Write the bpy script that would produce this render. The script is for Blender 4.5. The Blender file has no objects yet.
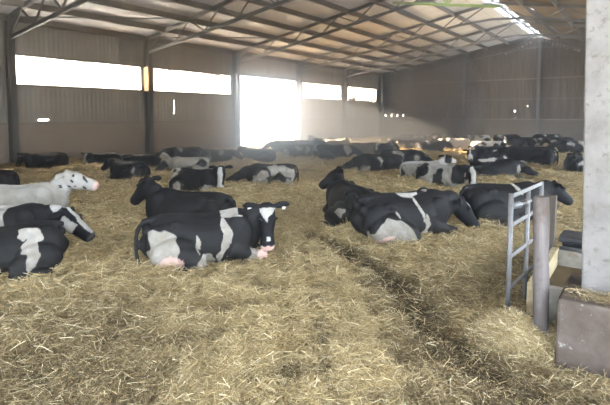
import bpy, bmesh, math, random
import numpy as np
from mathutils import Vector, Matrix, noise

sc = bpy.context.scene
COL = sc.collection
R = math.radians

# ---------------------------------------------------------------- camera
cam_d = bpy.data.cameras.new('camera'); cam = bpy.data.objects.new('camera', cam_d); COL.objects.link(cam)
cam_d.sensor_width = 36.0
cam_d.lens = 36.0 * 460.0 / 610.0
cam_d.clip_end = 400
cam.location = (0, 0, 2.0)
cam_d.shift_y = -0.0907
cam.rotation_euler = (R(90 - 4.0), 0, R(36.32))
sc.camera = cam

# ---------------------------------------------------------------- world, sun, exposure
SKY_STRENGTH = 3.2
SUN_STRENGTH = 58.0
HAZE_DENSITY = 0.008
GLARE_DENSITY = 0.075
sc.view_settings.view_transform = 'Standard'
sc.view_settings.look = 'None'
sc.view_settings.gamma = 1.0
sc.view_settings.use_curve_mapping = False
sc.view_settings.exposure = 2.18
w = bpy.data.worlds.new('sky'); sc.world = w; w.use_nodes = True
bg = w.node_tree.nodes['Background']
bg.inputs['Color'].default_value = (0.76, 0.87, 1.0, 1); bg.inputs['Strength'].default_value = SKY_STRENGTH
sun_d = bpy.data.lights.new('sun', 'SUN'); sun = bpy.data.objects.new('sun', sun_d); COL.objects.link(sun)
sun_d.energy = SUN_STRENGTH; sun_d.angle = R(0.6); sun_d.color = (1.0, 0.95, 0.88)
_dir = Vector((0.95, 0.31, -math.tan(R(15.8))))
sun.rotation_euler = _dir.to_track_quat('-Z', 'Y').to_euler()
sun.location = (-40, 0, 20)

def portal(name, loc, rot, sx, sy):
    d = bpy.data.lights.new(name, 'AREA'); d.shape = 'RECTANGLE'; d.size = sx; d.size_y = sy
    d.cycles.is_portal = True
    o = bpy.data.objects.new(name, d); COL.objects.link(o); o.location = loc; o.rotation_euler = rot
# sampling portals in the real openings (they give no light of their own)
portal('doorway_portal', (-20.9, 23.8, 2.2), (0, R(-90), 0), 4.4, 6.4)
portal('front_portal', (0.1, -6.2, 2.4), (R(90), 0, 0), 11.8, 5.2)
portal('side_portal', (6.2, 17.5, 2.9), (0, R(90), 0), 6, 47)

# building numbers (metres)
XW, XE, XR = -20.6, 6.0, -7.05          # left wall, right eave, ridge
Y0, YF = -6.0, 40.7                     # open front, far gable wall
EAVE, SLOPE = 5.96, 0.175
def roof_z(x): return EAVE + SLOPE * ((x - XW) if x <= XR else (2 * XR - x - XW))
BAYS = [1.55, 7.95, 14.25, 20.55, 27.0, 33.4, 40.05]

# ---------------------------------------------------------------- helpers
def new_mat(name, rough=0.8, metal=0.0):
    m = bpy.data.materials.new(name); m.use_nodes = True
    b = m.node_tree.nodes['Principled BSDF']
    b.inputs['Roughness'].default_value = rough; b.inputs['Metallic'].default_value = metal
    b.inputs['Specular IOR Level'].default_value = 0.25
    return m, m.node_tree, b
def N(nt, typ, **kw):
    n = nt.nodes.new(typ)
    for k, v in kw.items():
        if k in n.inputs: n.inputs[k].default_value = v
        else: setattr(n, k, v)
    return n
def ramp(nt, src, stops):
    r = nt.nodes.new('ShaderNodeValToRGB'); e = r.color_ramp.elements
    while len(e) > 1: e.remove(e[-1])
    e[0].position = stops[0][0]; e[0].color = (*stops[0][1], 1)
    for p, c in stops[1:]:
        x = e.new(p); x.color = (*c, 1)
    nt.links.new(src, r.inputs[0]); return r.outputs[0]
def mixc(nt, fac, a, b, mode='MIX'):
    m = nt.nodes.new('ShaderNodeMix'); m.data_type = 'RGBA'; m.blend_type = mode
    for s, v in ((0, fac), (6, a), (7, b)):
        if isinstance(v, (int, float)): m.inputs[s].default_value = v
        elif isinstance(v, tuple): m.inputs[s].default_value = (*v, 1)
        else: nt.links.new(v, m.inputs[s])
    return m.outputs[2]
def coords(nt, scale=(1, 1, 1), out='Object', rot=(0, 0, 0)):
    t = nt.nodes.new('ShaderNodeTexCoord'); m = nt.nodes.new('ShaderNodeMapping')
    m.inputs['Scale'].default_value = scale; m.inputs['Rotation'].default_value = rot
    nt.links.new(t.outputs[out], m.inputs['Vector']); return m.outputs[0]
def noise_t(nt, vec, scale, detail=4, rough=0.55):
    n = nt.nodes.new('ShaderNodeTexNoise'); n.inputs['Scale'].default_value = scale
    n.inputs['Detail'].default_value = detail; n.inputs['Roughness'].default_value = rough
    nt.links.new(vec, n.inputs['Vector']); return n.outputs[0]
def bump(nt, b, h, strength=0.3, dist=0.02):
    x = nt.nodes.new('ShaderNodeBump'); x.inputs['Strength'].default_value = strength; x.inputs['Distance'].default_value = dist
    nt.links.new(h, x.inputs['Height']); nt.links.new(x.outputs[0], b.inputs['Normal'])

def mottled(name, c0, c1, scale=(3, 3, 3), rough=0.85, metal=0.0, bumpy=0.2, c2=None, fine=18):
    m, nt, b = new_mat(name, rough, metal)
    v = coords(nt, scale)
    n1 = noise_t(nt, v, 1.0, 6, 0.6)
    c = ramp(nt, n1, [(0.3, c0), (0.7, c1)])
    n2 = noise_t(nt, coords(nt, (1, 1, 1)), fine, 5, 0.65)
    if c2: c = mixc(nt, ramp(nt, n2, [(0.5, (0, 0, 0)), (0.68, (1, 1, 1))]), c, c2)
    nt.links.new(c, b.inputs['Base Color'])
    bump(nt, b, n2, bumpy)
    return m

MT = {}
MT['cladding'] = mottled('weathered_sheet', (0.28, 0.285, 0.29), (0.57, 0.575, 0.58), (0.25, 2.2, 0.22), 0.85, 0, 0.1)
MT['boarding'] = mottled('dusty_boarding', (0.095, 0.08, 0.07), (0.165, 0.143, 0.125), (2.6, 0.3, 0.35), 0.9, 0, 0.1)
MT['concrete'] = mottled('dirty_concrete', (0.32, 0.285, 0.26), (0.45, 0.41, 0.375), (0.5, 0.5, 0.8), 0.9, 0, 0.15)
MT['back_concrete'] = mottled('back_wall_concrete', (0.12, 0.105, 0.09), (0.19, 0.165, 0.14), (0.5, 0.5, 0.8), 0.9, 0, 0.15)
MT['steel'] = mottled('dull_painted_steel', (0.13, 0.135, 0.14), (0.20, 0.20, 0.205), (1.5, 1.5, 1.5), 0.7, 0.0, 0.05)
MT['green_steel'] = mottled('pale_green_steel', (0.30, 0.40, 0.14), (0.42, 0.52, 0.22), (2, 2, 2), 0.7)
MT['timber'] = mottled('grey_timber', (0.20, 0.19, 0.185), (0.30, 0.285, 0.275), (0.6, 6, 6), 0.9)
MT['warm_timber'] = mottled('tan_timber', (0.42, 0.29, 0.15), (0.58, 0.42, 0.25), (6, 6, 0.6), 0.85)
MT['galv'] = mottled('worn_galvanised', (0.15, 0.152, 0.155), (0.28, 0.285, 0.29), (9, 9, 9), 0.5, 0.35, 0.05, (0.16, 0.11, 0.08), 9)
MT['old_post'] = mottled('weathered_post', (0.085, 0.07, 0.063), (0.18, 0.16, 0.155), (9, 9, 1.5), 0.8, 0, 0.3, (0.10, 0.075, 0.06), 7)
MT['dark_post'] = mottled('dark_wet_timber', (0.06, 0.05, 0.04), (0.12, 0.10, 0.08), (9, 9, 1.2), 0.85)
MT['rim'] = mottled('yellowed_board', (0.36, 0.28, 0.15), (0.54, 0.46, 0.30), (6, 1.2, 6), 0.8, 0, 0.2, (0.3, 0.22, 0.12), 6)
MT['pale_board'] = mottled('pale_board', (0.22, 0.20, 0.17), (0.36, 0.345, 0.31), (5, 5, 5), 0.8, 0, 0.2, (0.2, 0.15, 0.1), 6)
MT['muck'] = mottled('brown_feed', (0.06, 0.042, 0.02), (0.13, 0.09, 0.045), (4, 4, 4), 0.95, 0, 0.6)
MT['black_plastic'] = mottled('black_plastic', (0.025, 0.025, 0.028), (0.06, 0.06, 0.065), (4, 4, 4), 0.35)
MT['yard'] = mottled('pale_yard', (0.55, 0.53, 0.48), (0.68, 0.66, 0.6), (0.4, 0.4, 0.4), 0.95)
MT['leaf'] = mottled('hedge_leaf', (0.05, 0.09, 0.03), (0.12, 0.17, 0.05), (3, 3, 3), 0.8)
MT['yellow_plastic'] = mottled('yellow_tag', (0.7, 0.5, 0.08), (0.8, 0.6, 0.12), (3, 3, 3), 0.5)
MT['white_plastic'] = mottled('white_tag', (0.7, 0.7, 0.66), (0.8, 0.8, 0.76), (3, 3, 3), 0.5)
MT['eye'], _nt, _b = new_mat('dark_eye', 0.15); _b.inputs['Base Color'].default_value = (0.01, 0.008, 0.008, 1)

# roof underside: fibre cement sheets with seams and stains
m, nt, b = new_mat('fibre_cement', 0.9); MT['roof'] = m
n1 = noise_t(nt, coords(nt, (0.35, 0.9, 0.5)), 1.0, 6, 0.6)
c = ramp(nt, n1, [(0.3, (0.58, 0.585, 0.60)), (0.7, (0.76, 0.765, 0.78))])
br = nt.nodes.new('ShaderNodeTexBrick'); nt.links.new(coords(nt, (1, 1, 1), rot=(0, 0, R(90))), br.inputs['Vector'])
for k, v in (('Scale', 1.0), ('Mortar Size', 0.012), ('Brick Width', 1.02), ('Row Height', 1.6)): br.inputs[k].default_value = v
br.offset = 0.0
br.inputs['Color1'].default_value = br.inputs['Color2'].default_value = (1, 1, 1, 1); br.inputs['Mortar'].default_value = (0.55, 0.52, 0.5, 1)
c = mixc(nt, 1.0, c, br.outputs[0], 'MULTIPLY')
nt.links.new(c, b.inputs['Base Color'])
tl = nt.nodes.new('ShaderNodeBsdfTranslucent'); nt.links.new(c, tl.inputs[0]); mx = nt.nodes.new('ShaderNodeMixShader'); mx.inputs[0].default_value = 0.0038
nt.links.new(b.outputs[0], mx.inputs[1]); nt.links.new(tl.outputs[0], mx.inputs[2]); nt.links.new(mx.outputs[0], nt.nodes['Material Output'].inputs[0])
wv = nt.nodes.new('ShaderNodeTexWave'); wv.bands_direction = 'Y'; wv.inputs['Scale'].default_value = 2.2
nt.links.new(coords(nt), wv.inputs['Vector']); bump(nt, b, wv.outputs[1], 0.35, 0.04)

MT['roof_shaded'] = mottled('shaded_roof_sheets', (0.20, 0.165, 0.135), (0.34, 0.29, 0.245), (0.35, 0.9, 0.5), 0.9, 0, 0.15)  # right slope: darker copy of the sheets, its shade painted in
# concrete column: pale limewashed, patchy
m, nt, b = new_mat('limewashed_concrete', 0.9); MT['column'] = m
v = coords(nt)
n1 = noise_t(nt, v, 2.2, 8, 0.65); n2 = noise_t(nt, v, 14, 6, 0.7)
c = ramp(nt, n1, [(0.32, (0.13, 0.118, 0.108)), (0.5, (0.20, 0.188, 0.178)), (0.7, (0.25, 0.238, 0.228))])
c = mixc(nt, ramp(nt, n2, [(0.55, (0, 0, 0)), (0.68, (1, 1, 1))]), c, (0.13, 0.115, 0.10))
nt.links.new(c, b.inputs['Base Color']); bump(nt, b, n2, 0.35, 0.015)
m, nt, b = new_mat('stained_plinth', 0.9); MT['plinth'] = m
v = coords(nt)
n1 = noise_t(nt, v, 3.5, 8, 0.65); n2 = noise_t(nt, v, 9, 6, 0.7)
c = ramp(nt, n1, [(0.3, (0.065, 0.046, 0.036)), (0.55, (0.115, 0.09, 0.074)), (0.75, (0.17, 0.14, 0.12))])
c = mixc(nt, ramp(nt, n2, [(0.62, (0, 0, 0)), (0.72, (1, 1, 1))]), c, (0.42, 0.41, 0.4))
nt.links.new(c, b.inputs['Base Color']); bump(nt, b, n2, 0.4, 0.02)

# straw (floor base) and loose stalks
def straw_colours(nt, b, tone_out, dirt_shade_out):
    c = ramp(nt, tone_out, [(0.0, (0.18, 0.126, 0.06)), (0.45, (0.44, 0.335, 0.165)), (0.8, (0.64, 0.52, 0.29)), (1.0, (0.85, 0.76, 0.54))])
    d = ramp(nt, tone_out, [(0.0, (0.04, 0.027, 0.014)), (0.6, (0.11, 0.078, 0.04)), (0.92, (0.22, 0.16, 0.085)), (1.0, (0.6, 0.5, 0.28))])
    nt.links.new(mixc(nt, dirt_shade_out, c, d), b.inputs['Base Color'])
m, nt, b = new_mat('straw_bedding', 0.9); MT['straw_floor'] = m
a = N(nt, 'ShaderNodeAttribute', attribute_name='dirt')  # dirt attribute: trodden dirt plus painted shade
acc = None
for i, (rz, sc_) in enumerate(((20, 1), (75, 1.1), (130, .9), (165, 1.2))):
    n_ = noise_t(nt, coords(nt, (5 * sc_, 60 * sc_, 12), rot=(0, 0, R(rz))), 1.0, 2, 0.5)
    if acc is None: acc = n_
    else:
        mx = N(nt, 'ShaderNodeMath', operation='MAXIMUM'); nt.links.new(acc, mx.inputs[0]); nt.links.new(n_, mx.inputs[1]); acc = mx.outputs[0]
big = noise_t(nt, coords(nt), 0.9, 5, 0.6)
s1 = N(nt, 'ShaderNodeMapRange'); nt.links.new(acc, s1.inputs[0])
for k, vv in ((1, 0.45), (2, 0.8), (3, 0.05), (4, 0.8)): s1.inputs[k].default_value = vv
s2 = N(nt, 'ShaderNodeMapRange'); nt.links.new(big, s2.inputs[0])
for k, vv in ((1, 0.25), (2, 0.75), (3, -0.22), (4, 0.22)): s2.inputs[k].default_value = vv
ad = N(nt, 'ShaderNodeMath', operation='ADD', use_clamp=True); nt.links.new(s1.outputs[0], ad.inputs[0]); nt.links.new(s2.outputs[0], ad.inputs[1])
straw_colours(nt, b, ad.outputs[0], a.outputs['Fac']); bump(nt, b, acc, 0.8, 0.03)
m, nt, b = new_mat('straw_stalk', 0.65); MT['straw'] = m
a = N(nt, 'ShaderNodeAttribute', attribute_name='tone'); a2 = N(nt, 'ShaderNodeAttribute', attribute_name='dirt')  # dirt attribute: trodden dirt plus painted shade
straw_colours(nt, b, a.outputs['Fac'], a2.outputs['Fac'])

# hide: black, white, pink skin, dark nose and hooves
m, nt, b = new_mat('holstein_hide', 0.62); MT['hide'] = m; b.inputs['Specular IOR Level'].default_value = 0.14
a = N(nt, 'ShaderNodeAttribute', attribute_name='coat'); sp = N(nt, 'ShaderNodeSeparateColor'); nt.links.new(a.outputs['Color'], sp.inputs[0])
v = coords(nt); n1 = noise_t(nt, v, 4.0, 5, 0.6); n2 = noise_t(nt, coords(nt, (30, 90, 90)), 1.0, 3, 0.6)
wht = ramp(nt, n1, [(0.3, (0.25, 0.228, 0.19)), (0.6, (0.37, 0.355, 0.33))])
blk = ramp(nt, n1, [(0.35, (0.006, 0.006, 0.0075)), (0.75, (0.016, 0.015, 0.0155))])
ed = N(nt, 'ShaderNodeMapRange'); nt.links.new(sp.outputs[0], ed.inputs[0]); ed.inputs[1].default_value = 0.35; ed.inputs[2].default_value = 0.65
dn = N(nt, 'ShaderNodeMath', operation='SUBTRACT', use_clamp=True); dn.inputs[0].default_value = 1.0; nt.links.new(a.outputs['Alpha'], dn.inputs[1])
dm = N(nt, 'ShaderNodeMath', operation='MULTIPLY', use_clamp=True); nt.links.new(dn.outputs[0], dm.inputs[0]); nt.links.new(ramp(nt, noise_t(nt, v, 7.0, 6, .65), [(.3, (.35, .35, .35)), (.6, (1, 1, 1))]), dm.inputs[1])
wht = mixc(nt, dm.outputs[0], wht, (0.17, 0.145, 0.11)); blk = mixc(nt, dm.outputs[0], blk, (0.02, 0.0185, 0.017))
c = mixc(nt, ed.outputs[0], blk, wht)
c = mixc(nt, sp.outputs[1], c, (0.62, 0.40, 0.34))
c = mixc(nt, sp.outputs[2], c, (0.05, 0.045, 0.045))
nt.links.new(c, b.inputs['Base Color']); bump(nt, b, n2, 0.12, 0.01)

class MB:
    """collects shapes and links them as one mesh object"""
    def __init__(s): s.v = []; s.f = []; s.mi = []
    def add(s, vs, fs, mi=0):
        o = len(s.v); s.v += [tuple(p) for p in vs]; s.f += [tuple(i + o for i in f) for f in fs]; s.mi += [mi] * len(fs); return s
    def box(s, lo, hi, mi=0, M=None):
        x0, y0, z0 = lo; x1, y1, z1 = hi
        vs = [Vector(p) for p in ((x0, y0, z0), (x1, y0, z0), (x1, y1, z0), (x0, y1, z0), (x0, y0, z1), (x1, y0, z1), (x1, y1, z1), (x0, y1, z1))]
        if M: vs = [M @ p for p in vs]
        return s.add(vs, [(0, 3, 2, 1), (4, 5, 6, 7), (0, 1, 5, 4), (1, 2, 6, 5), (2, 3, 7, 6), (3, 0, 4, 7)], mi)
    def bar(s, a, b, w_, h_, up=(0, 0, 1), mi=0):
        a = Vector(a); b = Vector(b); t = (b - a).normalized(); up = Vector(up)
        sd = t.cross(up)
        if sd.length < 1e-3: sd = t.cross(Vector((1, 0, 0)))
        sd.normalize(); u = sd.cross(t)
        vs = []
        for p in (a, b):
            for i, j in ((-1, -1), (1, -1), (1, 1), (-1, 1)): vs.append(p + sd * (i * w_ / 2) + u * (j * h_ / 2))
        return s.add(vs, [(3, 2, 1, 0), (4, 5, 6, 7), (0, 1, 5, 4), (1, 2, 6, 5), (2, 3, 7, 6), (3, 0, 4, 7)], mi)
    def tube(s, pts, r, n=10, mi=0):
        pts = [Vector(p) for p in pts]; rs = r if isinstance(r, (list, tuple)) else [r] * len(pts)
        vs = []; fs = []
        prev = None
        for i, p in enumerate(pts):
            t = (pts[min(i + 1, len(pts) - 1)] - pts[max(i - 1, 0)]).normalized()
            if prev is None:
                prev = t.cross(Vector((0, 0, 1)))
                if prev.length < 1e-3: prev = t.cross(Vector((1, 0, 0)))
            sd = (prev - t * prev.dot(t)).normalized(); prev = sd; u = t.cross(sd)
            for k in range(n):
                a_ = 2 * math.pi * k / n; vs.append(p + (sd * math.cos(a_) + u * math.sin(a_)) * rs[i])
        for i in range(len(pts) - 1):
            for k in range(n):
                k2 = (k + 1) % n; fs.append((i * n + k, i * n + k2, i * n + n + k2, i * n + n + k))
        fs.append(tuple(range(n))[::-1]); fs.append(tuple(range((len(pts) - 1) * n, len(pts) * n)))
        return s.add(vs, fs, mi)
    def build(s, name, mats, parent=None, smooth=False, bevel=0.0):
        me = bpy.data.meshes.new(name); me.from_pydata(s.v, [], s.f); me.update()
        o = bpy.data.objects.new(name, me); COL.objects.link(o)
        for m_ in (mats if isinstance(mats, (list, tuple)) else [mats]): me.materials.append(m_)
        if any(s.mi): me.polygons.foreach_set('material_index', s.mi)
        if smooth: me.polygons.foreach_set('use_smooth', [True] * len(me.polygons))
        if bevel:
            bv = o.modifiers.new('bevel', 'BEVEL'); bv.width = bevel; bv.segments = 2; bv.limit_method = 'ANGLE'
        if parent: o.parent = parent
        return o
def tag(o, label=None, cat=None, group=None, kind=None):
    if label: o['label'] = label
    if cat: o['category'] = cat
    if group: o['group'] = group
    if kind: o['kind'] = kind
    return o
def empty(name, loc, label, cat, group=None, rz=0):
    o = bpy.data.objects.new(name, None); COL.objects.link(o); o.location = loc; o.rotation_euler = (0, 0, rz)
    o.empty_display_size = 0.2
    return tag(o, label, cat, group)

# ---------------------------------------------------------------- floor
_rng = np.random.default_rng(7)
_waves = []
for wl, amp, n_ in ((5.0, 0.035, 5), (1.9, 0.03, 7), (0.75, 0.018, 9)):
    for _ in range(n_):
        a_ = _rng.uniform(0, 2 * math.pi); l_ = wl * _rng.uniform(0.75, 1.3)
        _waves.append((math.cos(a_) * 2 * math.pi / l_, math.sin(a_) * 2 * math.pi / l_, _rng.uniform(0, 6.28), amp * 0.55))
PATH = [(-4.6, 6.3), (-3.55, 5.71), (-2.98, 5.44), (-2.4, 5.01), (-1.92, 4.55), (-1.55, 4.15), (-1.22, 3.81), (-0.75, 3.5), (0.5, 3.3), (2.5, 3.1)]
PATH2 = [(-1.7, 4.9), (-1.45, 5.6), (-1.2, 6.4), (-0.9, 7.6)]
def seg_dist(x, y, pts):
    d = np.full(np.shape(x), 1e9)
    for (ax, ay), (bx, by) in zip(pts[:-1], pts[1:]):
        dx, dy = bx - ax, by - ay; L = dx * dx + dy * dy
        t = np.clip(((x - ax) * dx + (y - ay) * dy) / L, 0, 1)
        d = np.minimum(d, np.hypot(x - ax - t * dx, y - ay - t * dy))
    return d
def fnoise(x, y):
    return (np.sin(3.1 * x + 1.7 * y + 1) + np.sin(-2.3 * x + 4.1 * y + 2.2) + np.sin(6.7 * x - 5.2 * y) * 0.7 + np.sin(9.1 * x + 8.3 * y + .5) * 0.5) / 3.2
def clump(x, y):
    a_ = np.sin(7.3 * x + 4.1 * y + 2 * np.sin(2.1 * y + 1.1 * x)) + np.sin(-5.2 * x + 8.4 * y + 1.7 * np.sin(3.3 * x)) + .8 * np.sin(12.1 * x - 9.3 * y + 2) + .6 * np.sin(15.7 * x + 13.1 * y)
    return a_ / 3.4
def dirt_shade_at(x, y):  # trodden dirt plus painted shade in one mask
    x = np.asarray(x, float); y = np.asarray(y, float)
    d1 = seg_dist(x, y, PATH); d2 = seg_dist(x, y, PATH2); k = fnoise(x, y)
    w1 = np.interp(x, [-4.6, -2.9, -1.8, -1.0, 0.2], [0.12, 0.22, 0.36, 0.46, 0.55]) * (1 + .5 * clump(x * .6, y * .6))
    a_ = np.clip(1.25 - d1 / (w1 * (1.15 + 0.45 * k)), 0, 1)
    b_ = np.clip(1.2 - d2 / (0.55 * (1 + 0.5 * k)), 0, 1) * 0.55
    k2 = clump(x, y)
    c_ = np.clip(k2 * 1.0 + 0.15 * k, 0, 0.8) * np.interp(np.hypot(x, y), [3, 7, 12], [1, .6, .2])  # hollows darkened, their shade painted into the straw colour
    e_ = np.clip((3.85 - y + .25 * k) / .3, 0, 1) * np.clip((x + 1.3 + .35 * k) / .35, 0, 1) * .95
    l_ = np.clip((-x / np.maximum(y, .3) - 1.05 + .12 * k) / .6, 0, 1) * np.clip((6.2 - np.hypot(x, y)) / 2.2, 0, 1) * .72  # left foreground straw darkened, light falloff painted in
    c_ = np.maximum(np.maximum(c_ , e_), np.clip(l_ + c_ * .5, 0, .8))
    h_ = np.hypot((x + 0.83) / 0.38, (y - 4.34) / 0.38)
    return np.clip(np.maximum(np.maximum(a_, b_), c_), 0, 1) * np.clip((h_ - 0.6) / 0.6, 0, 1)
def floor_z(x, y):
    x = np.asarray(x, float); y = np.asarray(y, float); z = np.zeros(np.broadcast(x, y).shape)
    for kx, ky, ph, am in _waves: z = z + am * np.sin(kx * x + ky * y + ph)
    d1 = seg_dist(x, y, PATH)
    z = z - 0.05 * clump(x, y) * np.clip((14 - np.hypot(x, y)) / 5, 0, 1)
    z = z - 0.065 * np.exp(-(d1 / 0.26) ** 2) * (1 + .6 * clump(x * .7, y * .7))
    z = z + 0.17 * np.exp(-(((x + 0.83) / 0.24) ** 2 + ((y - 4.36) / 0.24) ** 2))
    near = np.clip((np.hypot(x, y) - 1.0) / 2.5, 0.0, 1)
    return z * near
def axis(*segs):
    out = []
    for a_, b_, st in segs: out += list(np.arange(a_, b_ - 1e-6, st))
    out.append(segs[-1][1]); return np.array(out)
ax_ = axis((XW + 0.12, -9, 0.22), (-9, 1.2, 0.075), (1.2, XE, 0.3)); ay_ = axis((Y0, 1, 0.4), (1, 9.5, 0.075), (9.5, 18, 0.16), (18, YF - 0.1, 0.35))
gx, gy = np.meshgrid(ax_, ay_); gz = floor_z(gx, gy)
rn = np.random.default_rng(3); nearw = ((np.hypot(gx, gy) < 11) & (gx > -9) & (gx < 1.2)).astype(float)
gz = gz + rn.normal(0, 0.012, gz.shape) * nearw
nx, ny = len(ax_), len(ay_)
vs = np.stack([gx, gy, gz], -1).reshape(-1, 3)
ii = np.arange(ny * nx).reshape(ny, nx)
fs = np.stack([ii[:-1, :-1], ii[:-1, 1:], ii[1:, 1:], ii[1:, :-1]], -1).reshape(-1, 4)
me = bpy.data.meshes.new('floor'); me.from_pydata(vs.tolist(), [], fs.tolist())
me.polygons.foreach_set('use_smooth', [True] * len(me.polygons))
at_ = me.attributes.new('dirt', 'FLOAT', 'POINT'); at_.data.foreach_set('value', dirt_shade_at(gx, gy).reshape(-1).astype(np.float32))  # dirt attribute: trodden dirt plus painted shade
me.materials.append(MT['straw_floor'])
floor = bpy.data.objects.new('floor', me); COL.objects.link(floor); floor['kind'] = 'structure'
g = MB(); g.box((-140, -140, -0.6), (140, 180, -0.36)); tag(g.build('ground', MT['yard']), kind='structure')
g = MB(); g.box((-60, 15, -0.36), (XW - 0.1, 33, -0.02)); g.box((-40, -60, -0.36), (40, Y0 - 0.05, -0.03)); g.box((XE + .05, -60, -0.36), (40, 60, -0.03))
tag(g.build('ground', MT['yard']), kind='structure')

# ---------------------------------------------------------------- walls
def rect_wall(name, mat, uv_rect, holes, thick, plane, kind='structure'):
    """a slab with rectangular holes; plane 'x' -> u is y at x=XW ; 'y' -> u is x at y=YF"""
    u0, u1, v0, v1 = uv_rect
    us = sorted(set([u0, u1] + [h for H_ in holes for h in H_[:2] if u0 < h < u1])); vv = sorted(set([v0, v1] + [h for H_ in holes for h in H_[2:] if v0 < h < v1]))
    mb = MB()
    for a_, b_ in zip(us[:-1], us[1:]):
        for c_, d_ in zip(vv[:-1], vv[1:]):
            uc, vc = (a_ + b_) / 2, (c_ + d_) / 2
            if any(h[0] < uc < h[1] and h[2] < vc < h[3] for h in holes): continue
            if plane == 'x': mb.box((XW - thick, a_, c_), (XW, b_, d_))
            else: mb.box((a_, YF, c_), (b_, YF + thick, d_))
    return tag(mb.build(name, mat), kind=kind)
def corrugated(mb, u0, u1, z0, z1, plane, pitch=0.2, amp=0.02, off=0.0, top=None):
    n_ = max(2, int((u1 - u0) / pitch * 4)); prof = [0, 1, 1, 0]
    vs = []; fs = []
    for i in range(n_ + 1):
        u = u0 + (u1 - u0) * i / n_; d = off + amp * prof[i % 4]
        zt = z1 if top is None else top(u)
        for z in (z0, zt):
            vs.append((XW + d, u, z) if plane == 'x' else (u, YF - d, z))
    for i in range(n_): fs.append((2 * i, 2 * i + 1, 2 * i + 3, 2 * i + 2))
    mb.add(vs, fs)
DOOR = (20.68, 26.9, -1, 4.5)
rect_wall('wall_left', MT['concrete'], (Y0, YF + .2, -0.5, 1.62), [DOOR], 0.2, 'x')
WIN = [(8.12, 13.98), (14.42, 20.25), (27.25, 33.15), (33.65, 39.45)]  # unseen near bays left windowless to darken the left foreground
HOLES = [(9.0, 9.42, 1.75, 1.83), (15.95, 16.03, 2.07, 2.8)]
mb = MB()
def clad(y0, y1, z0, z1):
    cuts = sorted([h for h in HOLES if h[0] > y0 and h[1] < y1 and h[2] >= z0 and h[3] <= z1])
    y = y0
    for h in cuts:
        corrugated(mb, y, h[0], z0, z1, 'x'); corrugated(mb, h[0], h[1], z0, h[2], 'x'); corrugated(mb, h[0], h[1], h[3], z1, 'x'); y = h[1]
    corrugated(mb, y, y1, z0, z1, 'x')
ZW0, ZW1 = 3.27, 4.41
clad(Y0, DOOR[0], 1.62, ZW0); clad(DOOR[1], YF, 1.62, ZW0)
clad(Y0, DOOR[0], ZW1, EAVE + .1); clad(DOOR[1], YF, ZW1, EAVE + .1); clad(DOOR[0], DOOR[1], DOOR[3], EAVE + .1)
edges = [Y0] + [e for w_ in WIN[:2] for e in w_] + [DOOR[0]]
for a_, b_ in zip(edges[0::2], edges[1::2]):
    if b_ - a_ > 0.02: clad(a_, b_, ZW0, ZW1)
edges = [DOOR[1]] + [e for w_ in WIN[2:] for e in w_] + [YF]
for a_, b_ in zip(edges[0::2], edges[1::2]): clad(a_, b_, ZW0, ZW1)
o = mb.build('wall_left', MT['cladding']); tag(o, kind='structure')
sd_ = o.modifiers.new('thickness', 'SOLIDIFY'); sd_.thickness = 0.02
# window rails above and below each open strip
for i, (a_, b_) in enumerate(WIN):
    mb = MB(); mb.box((XW - .04, a_ - .05, ZW0 - .09), (XW + .07, b_ + .05, ZW0)); mb.box((XW - .04, a_ - .05, ZW1), (XW + .06, b_ + .05, ZW1 + .07))
    mb.box((XW - .04, a_ - .06, ZW0), (XW + .07, a_, ZW1)); mb.box((XW - .04, b_, ZW0), (XW + .07, b_ + .06, ZW1))
    tag(mb.build('window_%d' % (i + 1), MT['timber']), kind='structure')
mb = MB(); mb.box((XW - .1, DOOR[0] - .1, -.3), (XW + .08, DOOR[0], DOOR[3] + .12)); mb.box((XW - .1, DOOR[1], -.3), (XW + .08, DOOR[1] + .1, DOOR[3] + .12)); mb.box((XW - .1, DOOR[0] - .1, DOOR[3]), (XW + .08, DOOR[1] + .1, DOOR[3] + .14))
tag(mb.build('door_1', MT['steel']), kind='structure')
# translucent wind mesh stretched over the open strips, dirt-streaked in the last one
def mesh_mat(name, dirty):
    m = bpy.data.materials.new(name); m.use_nodes = True; nt = m.node_tree; nt.nodes.remove(nt.nodes['Principled BSDF'])
    tr = nt.nodes.new('ShaderNodeBsdfTranslucent'); df = nt.nodes.new('ShaderNodeBsdfDiffuse'); mx = nt.nodes.new('ShaderNodeMixShader'); mx.inputs[0].default_value = .25
    tr.inputs[0].default_value = (.9, .92, .94, 1); df.inputs[0].default_value = (.75, .75, .73, 1)
    nt.links.new(tr.outputs[0], mx.inputs[1]); nt.links.new(df.outputs[0], mx.inputs[2]); out = mx.outputs[0]
    if dirty:
        n_ = noise_t(nt, coords(nt, (1, 2.6, .55)), 1.0, 5, .6)
        t_ = nt.nodes.new('ShaderNodeTexCoord'); sp = nt.nodes.new('ShaderNodeSeparateXYZ'); nt.links.new(t_.outputs['Object'], sp.inputs[0])
        mr = N(nt, 'ShaderNodeMapRange'); nt.links.new(sp.outputs[2], mr.inputs[0]); mr.inputs[1].default_value = 3.2; mr.inputs[2].default_value = 4.35; mr.inputs[3].default_value = .14; mr.inputs[4].default_value = -.12
        ad = N(nt, 'ShaderNodeMath', operation='ADD'); nt.links.new(n_, ad.inputs[0]); nt.links.new(mr.outputs[0], ad.inputs[1])
        d2 = nt.nodes.new('ShaderNodeBsdfDiffuse'); d2.inputs[0].default_value = (.2, .14, .08, 1); m2 = nt.nodes.new('ShaderNodeMixShader')
        nt.links.new(ramp(nt, ad.outputs[0], [(.56, (0, 0, 0)), (.63, (1, 1, 1))]), m2.inputs[0]); nt.links.new(out, m2.inputs[1]); nt.links.new(d2.outputs[0], m2.inputs[2]); out = m2.outputs[0]
    nt.links.new(out, nt.nodes['Material Output'].inputs[0]); return m
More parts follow.
